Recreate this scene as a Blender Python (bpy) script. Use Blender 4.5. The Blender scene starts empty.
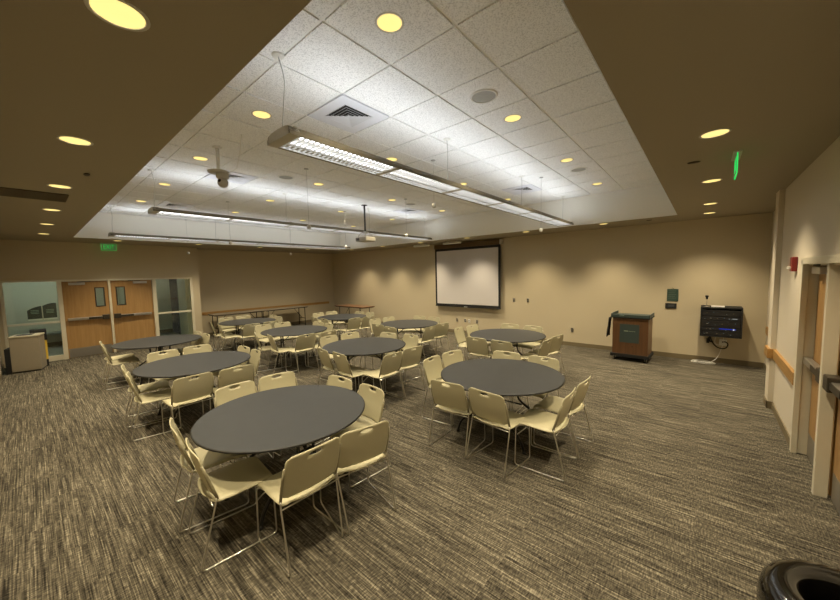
import bpy, bmesh, math, random
from mathutils import Vector, Matrix
from math import pi, sin, cos, radians, hypot, atan2, sqrt
random.seed(7)
S = bpy.context.scene
COL = S.collection
H = 1.97                       # camera height above the floor

# ------------------------------------------------------------------ camera
cd = bpy.data.cameras.new('camera'); cam = bpy.data.objects.new('camera', cd); COL.objects.link(cam)
yaw, pitch, roll = .70690, -.07670, -.02230
fwd = Vector((-sin(yaw)*cos(pitch), cos(yaw)*cos(pitch), sin(pitch)))
r0 = Vector((cos(yaw), sin(yaw), 0)); u0 = r0.cross(fwd)
r1 = cos(roll)*r0 + sin(roll)*u0; u1 = -sin(roll)*r0 + cos(roll)*u0
m = Matrix((r1, u1, -fwd)).transposed().to_4x4(); m.translation = (0, 0, H)
cam.matrix_world = m
cd.sensor_fit = 'HORIZONTAL'; cd.sensor_width = 36; cd.lens = 334.285/840*36
cd.clip_start = .02; cd.clip_end = 100
S.camera = cam

# ------------------------------------------------------------------ world, exposure
w = bpy.data.worlds.new('world'); S.world = w; w.use_nodes = True
w.node_tree.nodes['Background'].inputs[0].default_value = (1, .95, .85, 1)
w.node_tree.nodes['Background'].inputs[1].default_value = .02
vs = S.view_settings
vs.view_transform = 'Standard'; vs.look = 'None'; vs.gamma = 1; vs.use_curve_mapping = False
vs.exposure = -0.40
WARM = (1.0, .84, .57)
SPOT_W = 270.0       # watts of each recessed can
UP = 11.5            # emission of the pendants' tubes, upward
DOWN = 6.0          # emission of the pendants' louvred tubes

# ------------------------------------------------------------------ materials
def mat(name, col, rough=.6, metal=0, noise=0, nscale=40, bump=0, spec=.5, emit=None, estr=0, coat=0, sharp=False):
    M = bpy.data.materials.new(name); M.use_nodes = True
    nt = M.node_tree; b = nt.nodes['Principled BSDF']
    b.inputs['Base Color'].default_value = (*col, 1); b.inputs['Roughness'].default_value = rough
    b.inputs['Metallic'].default_value = metal; b.inputs['Specular IOR Level'].default_value = spec
    b.inputs['Coat Weight'].default_value = coat
    if emit: b.inputs['Emission Color'].default_value = (*emit, 1); b.inputs['Emission Strength'].default_value = estr
    tc = nt.nodes.new('ShaderNodeTexCoord'); n = nt.nodes.new('ShaderNodeTexNoise')
    n.inputs['Scale'].default_value = nscale; n.inputs['Detail'].default_value = 3
    nt.links.new(tc.outputs['Object'], n.inputs['Vector'])
    mx = nt.nodes.new('ShaderNodeMix'); mx.data_type = 'RGBA'
    mx.inputs[6].default_value = (*[c*(1-noise) for c in col], 1); mx.inputs[7].default_value = (*[min(1, c*(1+noise)) for c in col], 1)
    fac = n.outputs['Fac']
    if sharp:
        mr = nt.nodes.new('ShaderNodeMapRange'); mr.inputs[1].default_value = .36; mr.inputs[2].default_value = .52
        nt.links.new(fac, mr.inputs[0]); fac = mr.outputs[0]
    nt.links.new(fac, mx.inputs[0]); nt.links.new(mx.outputs[2], b.inputs['Base Color'])
    if bump:
        bp = nt.nodes.new('ShaderNodeBump'); bp.inputs['Strength'].default_value = bump; bp.inputs['Distance'].default_value = .002
        nt.links.new(n.outputs['Fac'], bp.inputs['Height']); nt.links.new(bp.outputs[0], b.inputs['Normal'])
    return M

def wood(name, c1, c2, rough=.45, axis='Z', scale=6):
    M = bpy.data.materials.new(name); M.use_nodes = True; nt = M.node_tree; b = nt.nodes['Principled BSDF']
    tc = nt.nodes.new('ShaderNodeTexCoord'); mp = nt.nodes.new('ShaderNodeMapping')
    s = [scale*6]*3; s['XYZ'.index(axis)] = scale*.35
    mp.inputs['Scale'].default_value = s
    n = nt.nodes.new('ShaderNodeTexNoise'); n.inputs['Scale'].default_value = 1; n.inputs['Detail'].default_value = 5; n.inputs['Distortion'].default_value = .6
    cr = nt.nodes.new('ShaderNodeValToRGB'); cr.color_ramp.elements[0].position = .3; cr.color_ramp.elements[1].position = .7
    cr.color_ramp.elements[0].color = (*c1, 1); cr.color_ramp.elements[1].color = (*c2, 1)
    nt.links.new(tc.outputs['Object'], mp.inputs[0]); nt.links.new(mp.outputs[0], n.inputs['Vector'])
    nt.links.new(n.outputs['Fac'], cr.inputs[0]); nt.links.new(cr.outputs[0], b.inputs['Base Color'])
    b.inputs['Roughness'].default_value = rough
    return M

def carpet():
    M = bpy.data.materials.new('carpet'); M.use_nodes = True; nt = M.node_tree; b = nt.nodes['Principled BSDF']
    N = nt.nodes.new; L = nt.links.new
    g = N('ShaderNodeNewGeometry'); sep = N('ShaderNodeSeparateXYZ'); L(g.outputs['Position'], sep.inputs[0])
    def math_(op, a, bb=None):
        n = N('ShaderNodeMath'); n.operation = op
        for i, v in enumerate((a, bb)):
            if v is None: continue
            if isinstance(v, (int, float)): n.inputs[i].default_value = v
            else: L(v, n.inputs[i])
        return n.outputs[0]
    # carpet tiles 0.5 m: a random offset for each
    tx = math_('FLOOR', math_('DIVIDE', sep.outputs[0], .5)); ty = math_('FLOOR', math_('DIVIDE', sep.outputs[1], .5))
    cx = N('ShaderNodeCombineXYZ'); L(tx, cx.inputs[0]); L(ty, cx.inputs[1])
    wn = N('ShaderNodeTexWhiteNoise'); wn.noise_dimensions = '3D'; L(cx.outputs[0], wn.inputs['Vector'])
    def streak(sx, sy, detail, off, tiled=1.0):
        c = N('ShaderNodeCombineXYZ')
        L(math_('ADD', math_('MULTIPLY', sep.outputs[0], sx), off), c.inputs[0])
        L(math_('MULTIPLY', sep.outputs[1], sy), c.inputs[1])
        L(math_('MULTIPLY', wn.outputs[0], 7*tiled), c.inputs[2])
        n = N('ShaderNodeTexNoise'); n.inputs['Scale'].default_value = 1; n.inputs['Detail'].default_value = detail; n.inputs['Roughness'].default_value = .6
        L(c.outputs[0], n.inputs['Vector']); return n.outputs['Fac']
    a = streak(1.6, 115, 2, 0, .15)     # long thin streaks running across the room
    a2 = streak(7, 170, 1, 11, 1)       # short ones
    b2 = streak(2.6, 22, 2, 30, 1)      # broad bands, broken at the carpet tiles
    c3 = streak(105, 24, 1, 60, 0)      # cross threads
    big = streak(.8, .8, 2, 5, 0)
    v = math_('ADD', math_('MULTIPLY', a, 1.5), math_('MULTIPLY', b2, .55))
    v = math_('ADD', v, math_('MULTIPLY', a2, .8)); v = math_('ADD', v, math_('MULTIPLY', c3, 1.0))
    v = math_('ADD', v, math_('MULTIPLY', big, .25)); v = math_('DIVIDE', v, 4.1)
    cr = N('ShaderNodeValToRGB'); e = cr.color_ramp.elements
    e[0].position = .40; e[0].color = (.014, .012, .009, 1); e[1].position = .62; e[1].color = (.30, .27, .20, 1)
    k = e.new(.47); k.color = (.056, .049, .036, 1); k = e.new(.545); k.color = (.122, .107, .078, 1)
    L(v, cr.inputs[0]); L(cr.outputs[0], b.inputs['Base Color'])
    b.inputs['Roughness'].default_value = .95; b.inputs['Specular IOR Level'].default_value = .15
    bp = N('ShaderNodeBump'); bp.inputs['Strength'].default_value = .5; bp.inputs['Distance'].default_value = .003
    L(v, bp.inputs['Height']); L(bp.outputs[0], b.inputs['Normal'])
    return M

def glass(name, col=(.9, 1, .95), alpha=.12):
    M = bpy.data.materials.new(name); M.use_nodes = True; nt = M.node_tree
    out = nt.nodes['Material Output']; nt.nodes.remove(nt.nodes['Principled BSDF'])
    t = nt.nodes.new('ShaderNodeBsdfTransparent'); t.inputs[0].default_value = (*col, 1)
    g = nt.nodes.new('ShaderNodeBsdfGlossy'); g.inputs['Roughness'].default_value = .03
    mx = nt.nodes.new('ShaderNodeMixShader'); mx.inputs[0].default_value = alpha
    nt.links.new(t.outputs[0], mx.inputs[1]); nt.links.new(g.outputs[0], mx.inputs[2]); nt.links.new(mx.outputs[0], out.inputs[0])
    return M

def emis(name, col, s):
    M = bpy.data.materials.new(name); M.use_nodes = True; nt = M.node_tree
    b = nt.nodes['Principled BSDF']; b.inputs['Base Color'].default_value = (*[c*.01 for c in col], 1); b.inputs['Specular IOR Level'].default_value = 0
    b.inputs['Emission Color'].default_value = (*col, 1); b.inputs['Emission Strength'].default_value = s
    return M

M_carpet = carpet()
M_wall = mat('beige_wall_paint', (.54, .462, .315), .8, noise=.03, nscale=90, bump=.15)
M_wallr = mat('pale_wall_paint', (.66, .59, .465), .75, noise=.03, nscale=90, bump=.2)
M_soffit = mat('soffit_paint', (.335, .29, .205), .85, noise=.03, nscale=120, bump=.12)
M_tray = mat('white_paint', (.82, .80, .73), .8, noise=.02)
M_tile = mat('mineral_tile', (.78, .78, .77), .9, noise=.17, nscale=110, bump=.3, sharp=True)
M_grid = mat('grid_white', (.88, .88, .85), .5, noise=.02)
M_frame = mat('door_frame_paint', (.66, .61, .47), .45, noise=.03, nscale=20)
M_base = mat('baseboard_vinyl', (.17, .135, .075), .6, noise=.08)
M_oak = wood('oak_rail', (.34, .18, .05), (.45, .26, .085), .4, 'Y')
M_door = wood('door_veneer', (.34, .19, .065), (.42, .25, .095), .45, 'Z', 4)
M_kick = mat('brushed_steel', (.36, .34, .30), .42, .8, noise=.06, nscale=60)
M_steel = mat('satin_steel', (.50, .48, .44), .35, .9, noise=.05)
M_dark = mat('dark_metal', (.07, .06, .045), .4, .6, noise=.1)
M_chrome = mat('chrome', (.80, .78, .72), .28, 1, noise=.02)
M_plastic = mat('beige_plastic', (.50, .46, .30), .5, noise=.04, nscale=60, bump=.05)
M_sleeve = mat('olive_plastic', (.28, .25, .155), .5, noise=.04)
M_top = mat('charcoal_laminate', (.042, .044, .046), .45, noise=.12, nscale=8, spec=.28)
M_edge = mat('black_edge', (.012, .012, .012), .45, noise=.1)
M_black = mat('black_steel', (.015, .014, .013), .35, .3, noise=.1)
M_white = mat('white_plastic', (.78, .77, .72), .4, noise=.02)
M_screen = mat('screen_cloth', (.60, .57, .56), .9, noise=.01)
M_blk = mat('matte_black', (.007, .007, .007), .7, noise=.1)
M_glass = glass('window_glass', (.95, 1, .94), .05)
M_acryl = glass('clear_acrylic', (.75, 1, .8), .15)
M_teal = mat('teal_panel', (.008, .028, .030), .4, noise=.1)
M_refl = emis('can_reflector_glow', (1.0, .77, .26), 1.7)  # bulb's light on the reflector is put in as its own glow
M_bulb = emis('can_bulb', (1.0, .84, .42), 2.0)
M_green = emis('exit_green', (.05, .85, .15), 1.1)
M_tubeup = emis('tube_up', (.90, .95, 1), UP)
M_tubedn = emis('tube_down', (1, .99, .97), DOWN)

# ------------------------------------------------------------------ mesh helpers
def bmn(): return bmesh.new()
def box(bm, x0, x1, y0, y1, z0, z1, mi=0):
    v = [bm.verts.new((x, y, z)) for z in (z0, z1) for y in (y0, y1) for x in (x0, x1)]
    for f in ((0, 2, 3, 1), (4, 5, 7, 6), (0, 1, 5, 4), (2, 6, 7, 3), (0, 4, 6, 2), (1, 3, 7, 5)):
        bm.faces.new([v[i] for i in f]).material_index = mi
def cbox(bm, c, s, mi=0, rz=0, rx=0):
    t = bmn(); box(t, -s[0]/2, s[0]/2, -s[1]/2, s[1]/2, -s[2]/2, s[2]/2, mi)
    bmesh.ops.transform(t, matrix=Matrix.Translation(c) @ Matrix.Rotation(rz, 4, 'Z') @ Matrix.Rotation(rx, 4, 'X'), verts=t.verts)
    me = bpy.data.meshes.new('t'); t.to_mesh(me); bm.from_mesh(me); bpy.data.meshes.remove(me); t.free()
def tube(bm, pts, r, seg=8, closed=False, cap=True):
    pts = [Vector(p) for p in pts]; n = len(pts); rings = []
    up = None
    for i, p in enumerate(pts):
        if closed: d = (pts[(i+1) % n] - pts[i-1])
        else: d = (pts[min(i+1, n-1)] - pts[max(i-1, 0)])
        d.normalize()
        if up is None: up = Vector((0, 0, 1)) if abs(d.z) < .9 else Vector((1, 0, 0))
        a = d.cross(up)
        if a.length < 1e-4: a = d.orthogonal()
        a.normalize(); b = d.cross(a).normalized(); up = a.cross(d) * 1.0
        rr = r[i] if isinstance(r, (list, tuple)) else r
        rings.append([bm.verts.new(p + rr*(cos(2*pi*k/seg)*a + sin(2*pi*k/seg)*b)) for k in range(seg)])
    rng = range(n) if closed else range(n-1)
    for i in rng:
        A, B = rings[i], rings[(i+1) % n]
        for k in range(seg):
            f = bm.faces.new((A[k], A[(k+1) % seg], B[(k+1) % seg], B[k])); f.smooth = True
    if cap and not closed:
        bm.faces.new(rings[0]); bm.faces.new(rings[-1][::-1])
def smooth_path(pts, it=2):
    pts = [Vector(p) for p in pts]
    for _ in range(it):
        q = [pts[0]]
        for a, b in zip(pts[:-1], pts[1:]): q += [a*.75 + b*.25, a*.25 + b*.75]
        q.append(pts[-1]); pts = q
    return pts
def bend(pts, r=.03, n=5):
    """polyline with rounded corners of radius about r"""
    pts = [Vector(p) for p in pts]; out = [pts[0]]
    for i in range(1, len(pts)-1):
        a = (pts[i-1]-pts[i]); b = (pts[i+1]-pts[i]); l = min(r, a.length*.45, b.length*.45)
        p0 = pts[i]+a.normalized()*l; p2 = pts[i]+b.normalized()*l
        for k in range(n+1):
            t = k/n; out.append(p0*(1-t)**2 + pts[i]*2*t*(1-t) + p2*t*t)
    out.append(pts[-1]); return out
def lathe(bm, prof, c=(0, 0, 0), seg=48, mi=0, smooth=True, mats=None):
    rings = []
    for r, z in prof:
        if r < 1e-6: rings.append([bm.verts.new((c[0], c[1], c[2]+z))])
        else: rings.append([bm.verts.new((c[0]+r*cos(2*pi*k/seg), c[1]+r*sin(2*pi*k/seg), c[2]+z)) for k in range(seg)])
    for i in range(len(rings)-1):
        A, B = rings[i], rings[i+1]
        for k in range(seg):
            k2 = (k+1) % seg
            vs_ = [A[k % len(A)], A[k2 % len(A)], B[k2 % len(B)], B[k % len(B)]]
            u = []
            [u.append(x) for x in vs_ if x not in u]
            if len(u) > 2:
                f = bm.faces.new(u); f.smooth = smooth; f.material_index = mats[i] if mats else mi
def holed(bm, x0, x1, y0, y1, z, holes, seg=28):
    """horizontal sheet with round holes (x, y, r)"""
    t = bmn(); ed = []
    vs_ = [t.verts.new(p) for p in ((x0, y0, z), (x1, y0, z), (x1, y1, z), (x0, y1, z))]
    ed += [t.edges.new((vs_[i], vs_[(i+1) % 4])) for i in range(4)]
    for hx, hy, r in holes:
        c = [t.verts.new((hx+r*cos(2*pi*k/seg), hy+r*sin(2*pi*k/seg), z)) for k in range(seg)]
        ed += [t.edges.new((c[i], c[(i+1) % seg])) for i in range(seg)]
    bmesh.ops.triangle_fill(t, edges=ed, use_beauty=True)
    for f in t.faces:
        if f.normal.z > 0: f.normal_flip()
    me = bpy.data.meshes.new('t'); t.to_mesh(me); bm.from_mesh(me); bpy.data.meshes.remove(me); t.free()
def extrude_poly(bm, pts, axis_vec, mi=0):
    """pts: closed loop of 3D points; prism along axis_vec"""
    a = [bm.verts.new(p) for p in pts]; v = Vector(axis_vec); b = [bm.verts.new(Vector(p)+v) for p in pts]
    bm.faces.new(a).material_index = mi; bm.faces.new(b[::-1]).material_index = mi
    for i in range(len(pts)):
        j = (i+1) % len(pts); bm.faces.new((a[j], a[i], b[i], b[j])).material_index = mi
def obj(name, bm, mats, parent=None, recalc=True, bevel=0, loc=None, solid=0, subsurf=0):
    if recalc: bmesh.ops.recalc_face_normals(bm, faces=bm.faces)
    me = bpy.data.meshes.new(name); bm.to_mesh(me); bm.free()
    for mm in (mats if isinstance(mats, (list, tuple)) else [mats]): me.materials.append(mm)
    o = bpy.data.objects.new(name, me); COL.objects.link(o)
    if parent: o.parent = parent
    if loc: o.location = loc
    if solid:
        s = o.modifiers.new('solid', 'SOLIDIFY'); s.thickness = solid; s.offset = 0
    if bevel:
        b = o.modifiers.new('bevel', 'BEVEL'); b.width = bevel; b.segments = 2; b.limit_method = 'ANGLE'
    return o
def thing(name, label, cat, loc=(0, 0, 0), rz=0, group=None):
    o = bpy.data.objects.new(name, None); COL.objects.link(o); o.location = loc; o.rotation_euler = (0, 0, rz)
    o.empty_display_size = .1
    return tag(o, label, cat, group)
def tag(o, label, cat, group=None):
    o['label'] = label; o['category'] = cat
    if group: o['group'] = group
    return o
def struct(name, bm, m_, parent=None, **k):
    o = obj(name, bm, m_, parent, **k)
    if not parent: o['kind'] = 'structure'
    return o
def sempty(name, loc=(0, 0, 0)):
    o = bpy.data.objects.new(name, None); COL.objects.link(o); o.location = loc; o['kind'] = 'structure'; return o
def dup(root, loc, rz, label=None, group=None):
    r = root.copy(); COL.objects.link(r); r.location = loc; r.rotation_euler = (0, 0, rz)
    if label: r['label'] = label
    if group: r['group'] = group
    for ch in list(root.children):
        c = ch.copy(); COL.objects.link(c); c.parent = r
        for g in list(ch.children):
            d = g.copy(); COL.objects.link(d); d.parent = c
    return r

# ------------------------------------------------------------------ dimensions
XL, XR, XA = -12.4, .77, .93            # door wall, right wall, right wall beyond the pilaster
XC = -13.1                              # recessed part of the left wall
YN, YS, YP = -.5, 9.2, 3.6              # near wall, screen wall, where the door wall ends
ZS, ZT = 2.984, 3.61                    # soffit, tiled ceiling
TX0, TX1, TY0, TY1 = -10.98, -.44, .755, 8.09
T = .6096; GX, GY = -1.9225, 1.3463     # ceiling grid origin
R_CAN = .083

# downlight positions
tray = [(GX+(.5-3*i)*T, GY+(.5+3*j)*T) for j in range(4) for i in range(5)]
near = [(-1.73-1.755*k, .30) for k in range(6)]
right = [(.02, y) for y in (1.63, 3.46, 5.28, 7.12)]
far = [(.02-1.76*k, 8.30) for k in range(7)]
leftc = [(-11.33, y) for y in (1.56, 3.34, 5.12, 6.88)]
soff = near + right + far + leftc

# ------------------------------------------------------------------ floor, ceiling
bm = bmn(); box(bm, XC-.1, 1.2, YN-.1, YS+.1, -.1, 0); struct('floor', bm, M_carpet)
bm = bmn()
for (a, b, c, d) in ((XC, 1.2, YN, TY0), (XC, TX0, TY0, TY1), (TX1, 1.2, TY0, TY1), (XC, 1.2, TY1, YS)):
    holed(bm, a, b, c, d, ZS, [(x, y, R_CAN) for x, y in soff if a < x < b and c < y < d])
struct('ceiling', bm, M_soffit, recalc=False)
bm = bmn()                               # white upstand around the recess
for (a, b, c, d) in ((TX0-.02, TX0, TY0-.02, TY1+.02), (TX1, TX1+.02, TY0-.02, TY1+.02)): box(bm, a, b, c, d, ZS+.001, ZT+.05)
for (c, d) in ((TY0-.02, TY0), (TY1, TY1+.02)): box(bm, TX0, TX1, c, d, ZS+.001, ZT+.05)
struct('trim_1', bm, M_tray)
# tiled ceiling in the recess: grid plane with tile pads hanging just below it
bm = bmn()
holed(bm, TX0, TX1, TY0, TY1, ZT+.004, [(x, y, R_CAN) for x, y in tray])
for f in bm.faces: f.material_index = 1
vents = {(-2, 1), (-2, 8), (-7, 1), (-12, 1), (-7, 8)}
i0, i1 = -15, 2; j0, j1 = -1, 11
for i in range(i0, i1+1):
    for j in range(j0, j1+1):
        a = max(GX+i*T, TX0)+.013; b = min(GX+(i+1)*T, TX1)-.013; c = max(GY+j*T, TY0)+.013; d = min(GY+(j+1)*T, TY1)-.013
        if b-a < .03 or d-c < .03 or (i, j) in vents: continue
        z = ZT-.007; hs = [(x, y, R_CAN) for x, y in tray if a < x < b and c < y < d]
        k0 = len(bm.faces)
        holed(bm, a, b, c, d, z, hs, 24)
        e = [(a, c), (b, c), (b, d), (a, d)]
        lo = [bm.verts.new((x, y, z)) for x, y in e]; hi = [bm.verts.new((x, y, ZT+.003)) for x, y in e]
        for q in range(4): bm.faces.new((lo[q], lo[(q+1) % 4], hi[(q+1) % 4], hi[q]))
struct('ceiling_tiled', bm, [M_tile, M_grid], recalc=False)
bm = bmn()                               # roof slab sealing the room from above
box(bm, XC-.3, 1.4, YN-.3, YS+.3, 4.0, 4.1)
struct('ceiling_slab', bm, M_blk)

# ------------------------------------------------------------------ walls
ZW = 4.0
bm = bmn(); box(bm, XC-.15, 1.4, YS, YS+.12, 0, ZW); struct('wall_back', bm, M_wall)
bm = bmn(); box(bm, XC-.15, 1.4, YN-.12, YN, 0, ZW); struct('wall_front', bm, M_wall)
FZ = 2.035                              # top of the left door frame
bm = bmn()
box(bm, XL-.12, XL, YN, YP, FZ, ZW); box(bm, XL-.12, XL, 3.40, YP, 0, FZ); box(bm, XL-.12, XL, YN, -.43, 0, FZ)
box(bm, XC, XL-.12, YP-.12, YP, 0, ZW)
box(bm, XC-.12, XC, YP-.12, YS, 0, ZW)
struct('wall_left', bm, M_wall)
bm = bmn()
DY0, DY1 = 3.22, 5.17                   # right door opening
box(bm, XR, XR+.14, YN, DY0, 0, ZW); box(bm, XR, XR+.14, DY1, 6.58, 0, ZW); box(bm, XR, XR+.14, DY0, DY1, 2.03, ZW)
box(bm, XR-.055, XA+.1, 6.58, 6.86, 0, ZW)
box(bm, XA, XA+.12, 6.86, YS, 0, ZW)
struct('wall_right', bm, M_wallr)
# baseboards
bm = bmn(); box(bm, XC, XA, YS-.012, YS, 0, .10); struct('baseboard_back', bm, M_base)
bm = bmn(); box(bm, XC, XC+.012, YP, YS, 0, .10); box(bm, XL, XL+.012, 3.41, YP, 0, .10); struct('baseboard_left', bm, M_base)
bm = bmn()
box(bm, XR-.012, XR, DY1+.02, 6.58, 0, .10); box(bm, XR-.067, XR, 6.568, 6.58, 0, .10); box(bm, XR-.067, XR-.055, 6.568, 6.86, 0, .10)
box(bm, XA-.012, XA, 6.86, YS, 0, .10); box(bm, XR-.012, XR, YN, DY0-.02, 0, .10)
struct('baseboard_right', bm, M_base)
bm = bmn(); box(bm, XL, XR, YN, YN+.012, 0, .10); struct('baseboard_front', bm, M_base)
# oak chair rails
bm = bmn(); box(bm, XC, XC+.03, YP, YS-.3, .735, .835); struct('trim_2', bm, M_oak, bevel=.004)
bm = bmn()
extrude_poly(bm, [(XR, DY1+.02, .71), (XR, 6.58, .71), (XR-.055, 6.58, .71), (XR-.055, 6.86, .71), (XR-.085, 6.86, .71), (XR-.085, 6.55, .71), (XR-.03, 6.55, .71), (XR-.03, DY1+.02, .71)], (0, 0, .13))
struct('trim_3', bm, M_oak)
bm = bmn(); box(bm, XA-.03, XA, 7.5, 9.0, .70, .84); struct('trim_4', bm, M_oak, bevel=.004)

# ------------------------------------------------------------------ left entrance: frame, sidelights, doors, lobby
bm = bmn()
x0, x1 = XL-.09, XL+.02
for (a, b) in ((-.43, -.375), (.475, .56), (1.425, 1.475), (2.38, 2.47), (3.33, 3.40)): box(bm, x0, x1, a, b, 0, FZ-.045)
box(bm, x0, x1, -.43, 3.40, FZ-.045, FZ)
struct('trim_5', bm, M_frame, bevel=.003)
def sidelight(n, a, b):
    r = sempty('window_%d' % n, (XL-.04, (a+b)/2, 0)); hw = (b-a)/2
    bm = bmn(); box(bm, -.03, .03, -hw, hw, 0, .13); box(bm, -.03, .03, -hw, hw, .95, 1.0); obj('window_frame', bm, M_frame, r, bevel=.003)
    bm = bmn(); box(bm, -.004, .004, -hw, hw, .13, .95); obj('pane', bm, M_glass, r)
    bm = bmn(); box(bm, -.004, .004, -hw, hw, 1.0, FZ-.045); obj('pane', bm, M_glass, r)
    return r
sidelight(1, -.375, .475); sidelight(2, 2.47, 3.33)
def door_leaf(n, loc, W, face, win, hinge, kick=.25):
    """leaf in the local YZ plane, front toward local +x; hinge -1/+1 gives the hinge end in y"""
    r = sempty('door_%d' % n, loc); r.rotation_euler = (0, 0, face)
    hw = W/2; hz = FZ-.05
    bm = bmn()
    if win:
        a, b = win
        box(bm, -.045, 0, -hw, a, .01, hz); box(bm, -.045, 0, b, hw, .01, hz); box(bm, -.045, 0, a, b, .01, 1.31); box(bm, -.045, 0, a, b, 1.80, hz)
    else: box(bm, -.045, 0, -hw, hw, .01, hz)
    obj('door_panel', bm, M_door, r)
    bm = bmn(); box(bm, 0, .003, -hw+.02, hw-.02, .015, kick); obj('kick_plate', bm, M_kick, r)
    if win:
        bm = bmn()
        for (c, d, e, f) in ((a-.015, a+.008, 1.295, 1.815), (b-.008, b+.015, 1.295, 1.815), (a, b, 1.295, 1.318), (a, b, 1.792, 1.815)): box(bm, -.05, .008, c, d, e, f)
        obj('vision_frame', bm, M_dark, r)
        bm = bmn(); box(bm, -.026, -.02, a, b, 1.31, 1.80); obj('pane', bm, M_glass, r)
    # panic bar: housing at the lock end, rail across
    bm = bmn(); box(bm, .02, .075, -hw+.05, hw-.06, .975, 1.04)
    h = obj('push_bar', bm, M_steel, r, bevel=.006)
    bm = bmn(); e0 = -hinge*(hw-.09); box(bm, .0, .095, e0-.07, e0+.07, .95, 1.075); obj('latch_housing', bm, M_dark, h, bevel=.01)
    bm = bmn(); s = sorted((e0, e0+hinge*.34)); box(bm, .076, .084, s[0], s[1], .980, 1.035); obj('push_pad', bm, M_dark, h)
    bm = bmn(); c = hinge*(hw-.27); box(bm, 0, .07, c-.15, c+.15, hz-.095, hz-.03)
    cl = obj('door_closer', bm, M_steel, r, bevel=.006)
    bm = bmn(); tube(bm, [(.05, c, hz-.02), (.10, c-hinge*.12, hz-.012), (.03, c-hinge*.26, hz-.005)], .008, 6); obj('closer_arm', bm, M_dark, cl)
    return r
door_leaf(1, (XL-.03, .9925, 0), .86, 0, (.175, .345), -1)
door_leaf(2, (XL-.03, 1.9275, 0), .90, 0, (-.335, -.165), 1)
# lobby seen through the glass
lx0 = -15.4
bm = bmn(); box(bm, lx0, XL-.12, YN-1.5, YP-.12, -.1, -.001); struct('floor_lobby', bm, mat('lobby_floor', (.22, .22, .19), .5, noise=.1))
bm = bmn(); box(bm, lx0, XL-.12, YN-1.5, YP-.12, 2.7, 2.8); struct('ceiling_lobby', bm, M_tray)
M_lob = mat('lobby_paint', (.55, .55, .45), .8, noise=.03)
bm = bmn(); box(bm, lx0-.1, lx0, YN-1.5, YP-.12, 0, 2.8); struct('wall_lobby_back', bm, M_lob)
bm = bmn(); box(bm, lx0, XL-.12, YN-1.6, YN-1.5, 0, 2.8); struct('wall_lobby_side', bm, M_lob)
bm = bmn(); box(bm, lx0, XL-.12, 2.05, 2.12, 0, 2.7); struct('wall_lobby_partition', bm, M_lob)
bm = bmn(); box(bm, -13.9, XL-.6, YP-.24, YP-.121, 0, 2.7); struct('wall_lobby_pier', bm, M_tray)
bm = bmn(); box(bm, lx0, lx0+.02, 2.12, YP-.12, 0, .12); box(bm, lx0, lx0+.02, YN-1.5, 2.05, 0, .12); struct('baseboard_lobby', bm, M_base)
bm = bmn(); box(bm, lx0+.03, lx0+.48, -1.6, 1.2, .40, .45); box(bm, lx0+.04, lx0+.43, -1.5, -1.44, 0, .4); box(bm, lx0+.04, lx0+.43, 1.04, 1.10, 0, .4)
tag(obj('bench', bm, mat('bench_grey', (.20, .21, .19), .6)), 'low grey bench in the lobby seen through the glass behind the bin', 'bench')
def lobby_fill(x, y, e, nm):  # unseen glowing panel, added to brighten the lobby behind the glass
    r = thing('lobby_fill_light', nm, 'light', (x, y, 2.699), 0, 'added lobby lights')
    bm = bmn(); box(bm, -.31, .31, -.31, .31, -.02, 0); obj('frame', bm, M_white, r)
    bm = bmn(); box(bm, -.28, .28, -.28, .28, -.024, -.021); obj('diffuser', bm, emis('lobby_fill_glow', (.92, 1, .93), e), r)
lobby_fill(-14.1, .2, 22, 'added square light, out of sight, brightening the lobby behind the bin')
lobby_fill(-14.6, 2.8, 6, 'added square light, out of sight, brightening the lobby right of the double doors')
# two teal notices on the left sidelight
def notice(y0, y1, zt0, zt1, label):
    X = XL-.055
    r = thing('window_notice', label, 'sign', (X, (y0+y1)/2, 1.09), 0, 'teal notices on the left glass')
    hw = (y1-y0)/2; n = 8
    top = [(0, hw-2*hw*k/n, (zt1+(zt0-zt1)*k/n)-1.09+.02*sin(pi*k/n)) for k in range(n+1)]
    bm = bmn(); extrude_poly(bm, [(0, -hw, 0), (0, hw, 0)]+top, (-.01, 0, 0)); obj('panel', bm, M_teal, r)
    bm = bmn()
    for k in range(3): box(bm, .001, .003, -hw*.55, hw*.6, .20-.035*k, .212-.035*k)
    obj('lettering', bm, mat('notice_grey', (.25, .38, .36), .5), r)
    bm = bmn(); box(bm, -.005, .004, -hw, hw, -.035, -.002); obj('ledge', bm, M_white, r)
notice(-.05, .185, 1.30, 1.40, 'smaller dark teal notice on the left glass above the bin')
notice(.205, .435, 1.40, 1.46, 'taller dark teal notice on the left glass beside the wooden door')

# ------------------------------------------------------------------ right doors
bm = bmn()
x0, x1 = XR-.022, XR+.10
box(bm, x0, XR+.022, 5.12, 5.19, 0, 2.03); box(bm, x0, XR+.022, 3.20, 3.27, 0, 2.03); box(bm, x0, XR+.022, 3.20, 5.19, 1.985, 2.05)
box(bm, XR+.022, x1, 5.145, 5.17, 0, 1.985); box(bm, XR+.022, x1, 3.22, 3.245, 0, 1.985); box(bm, XR+.022, x1, 3.22, 5.17, 1.97, 1.985)
box(bm, x0+.018, XR+.078, 4.255, 4.31, 0, 1.985)
struct('trim_6', bm, M_frame, bevel=.003)
dr = door_leaf(3, (XR+.095, 4.725, 0), .82, pi, None, -1); dr2 = door_leaf(4, (XR+.095, 3.76, 0), .98, pi, None, 1)
bm = bmn(); box(bm, XR+.15, XR+.2, 3.1, 5.3, 0, 2.3); struct('wall_corridor', bm, M_wall)

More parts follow.
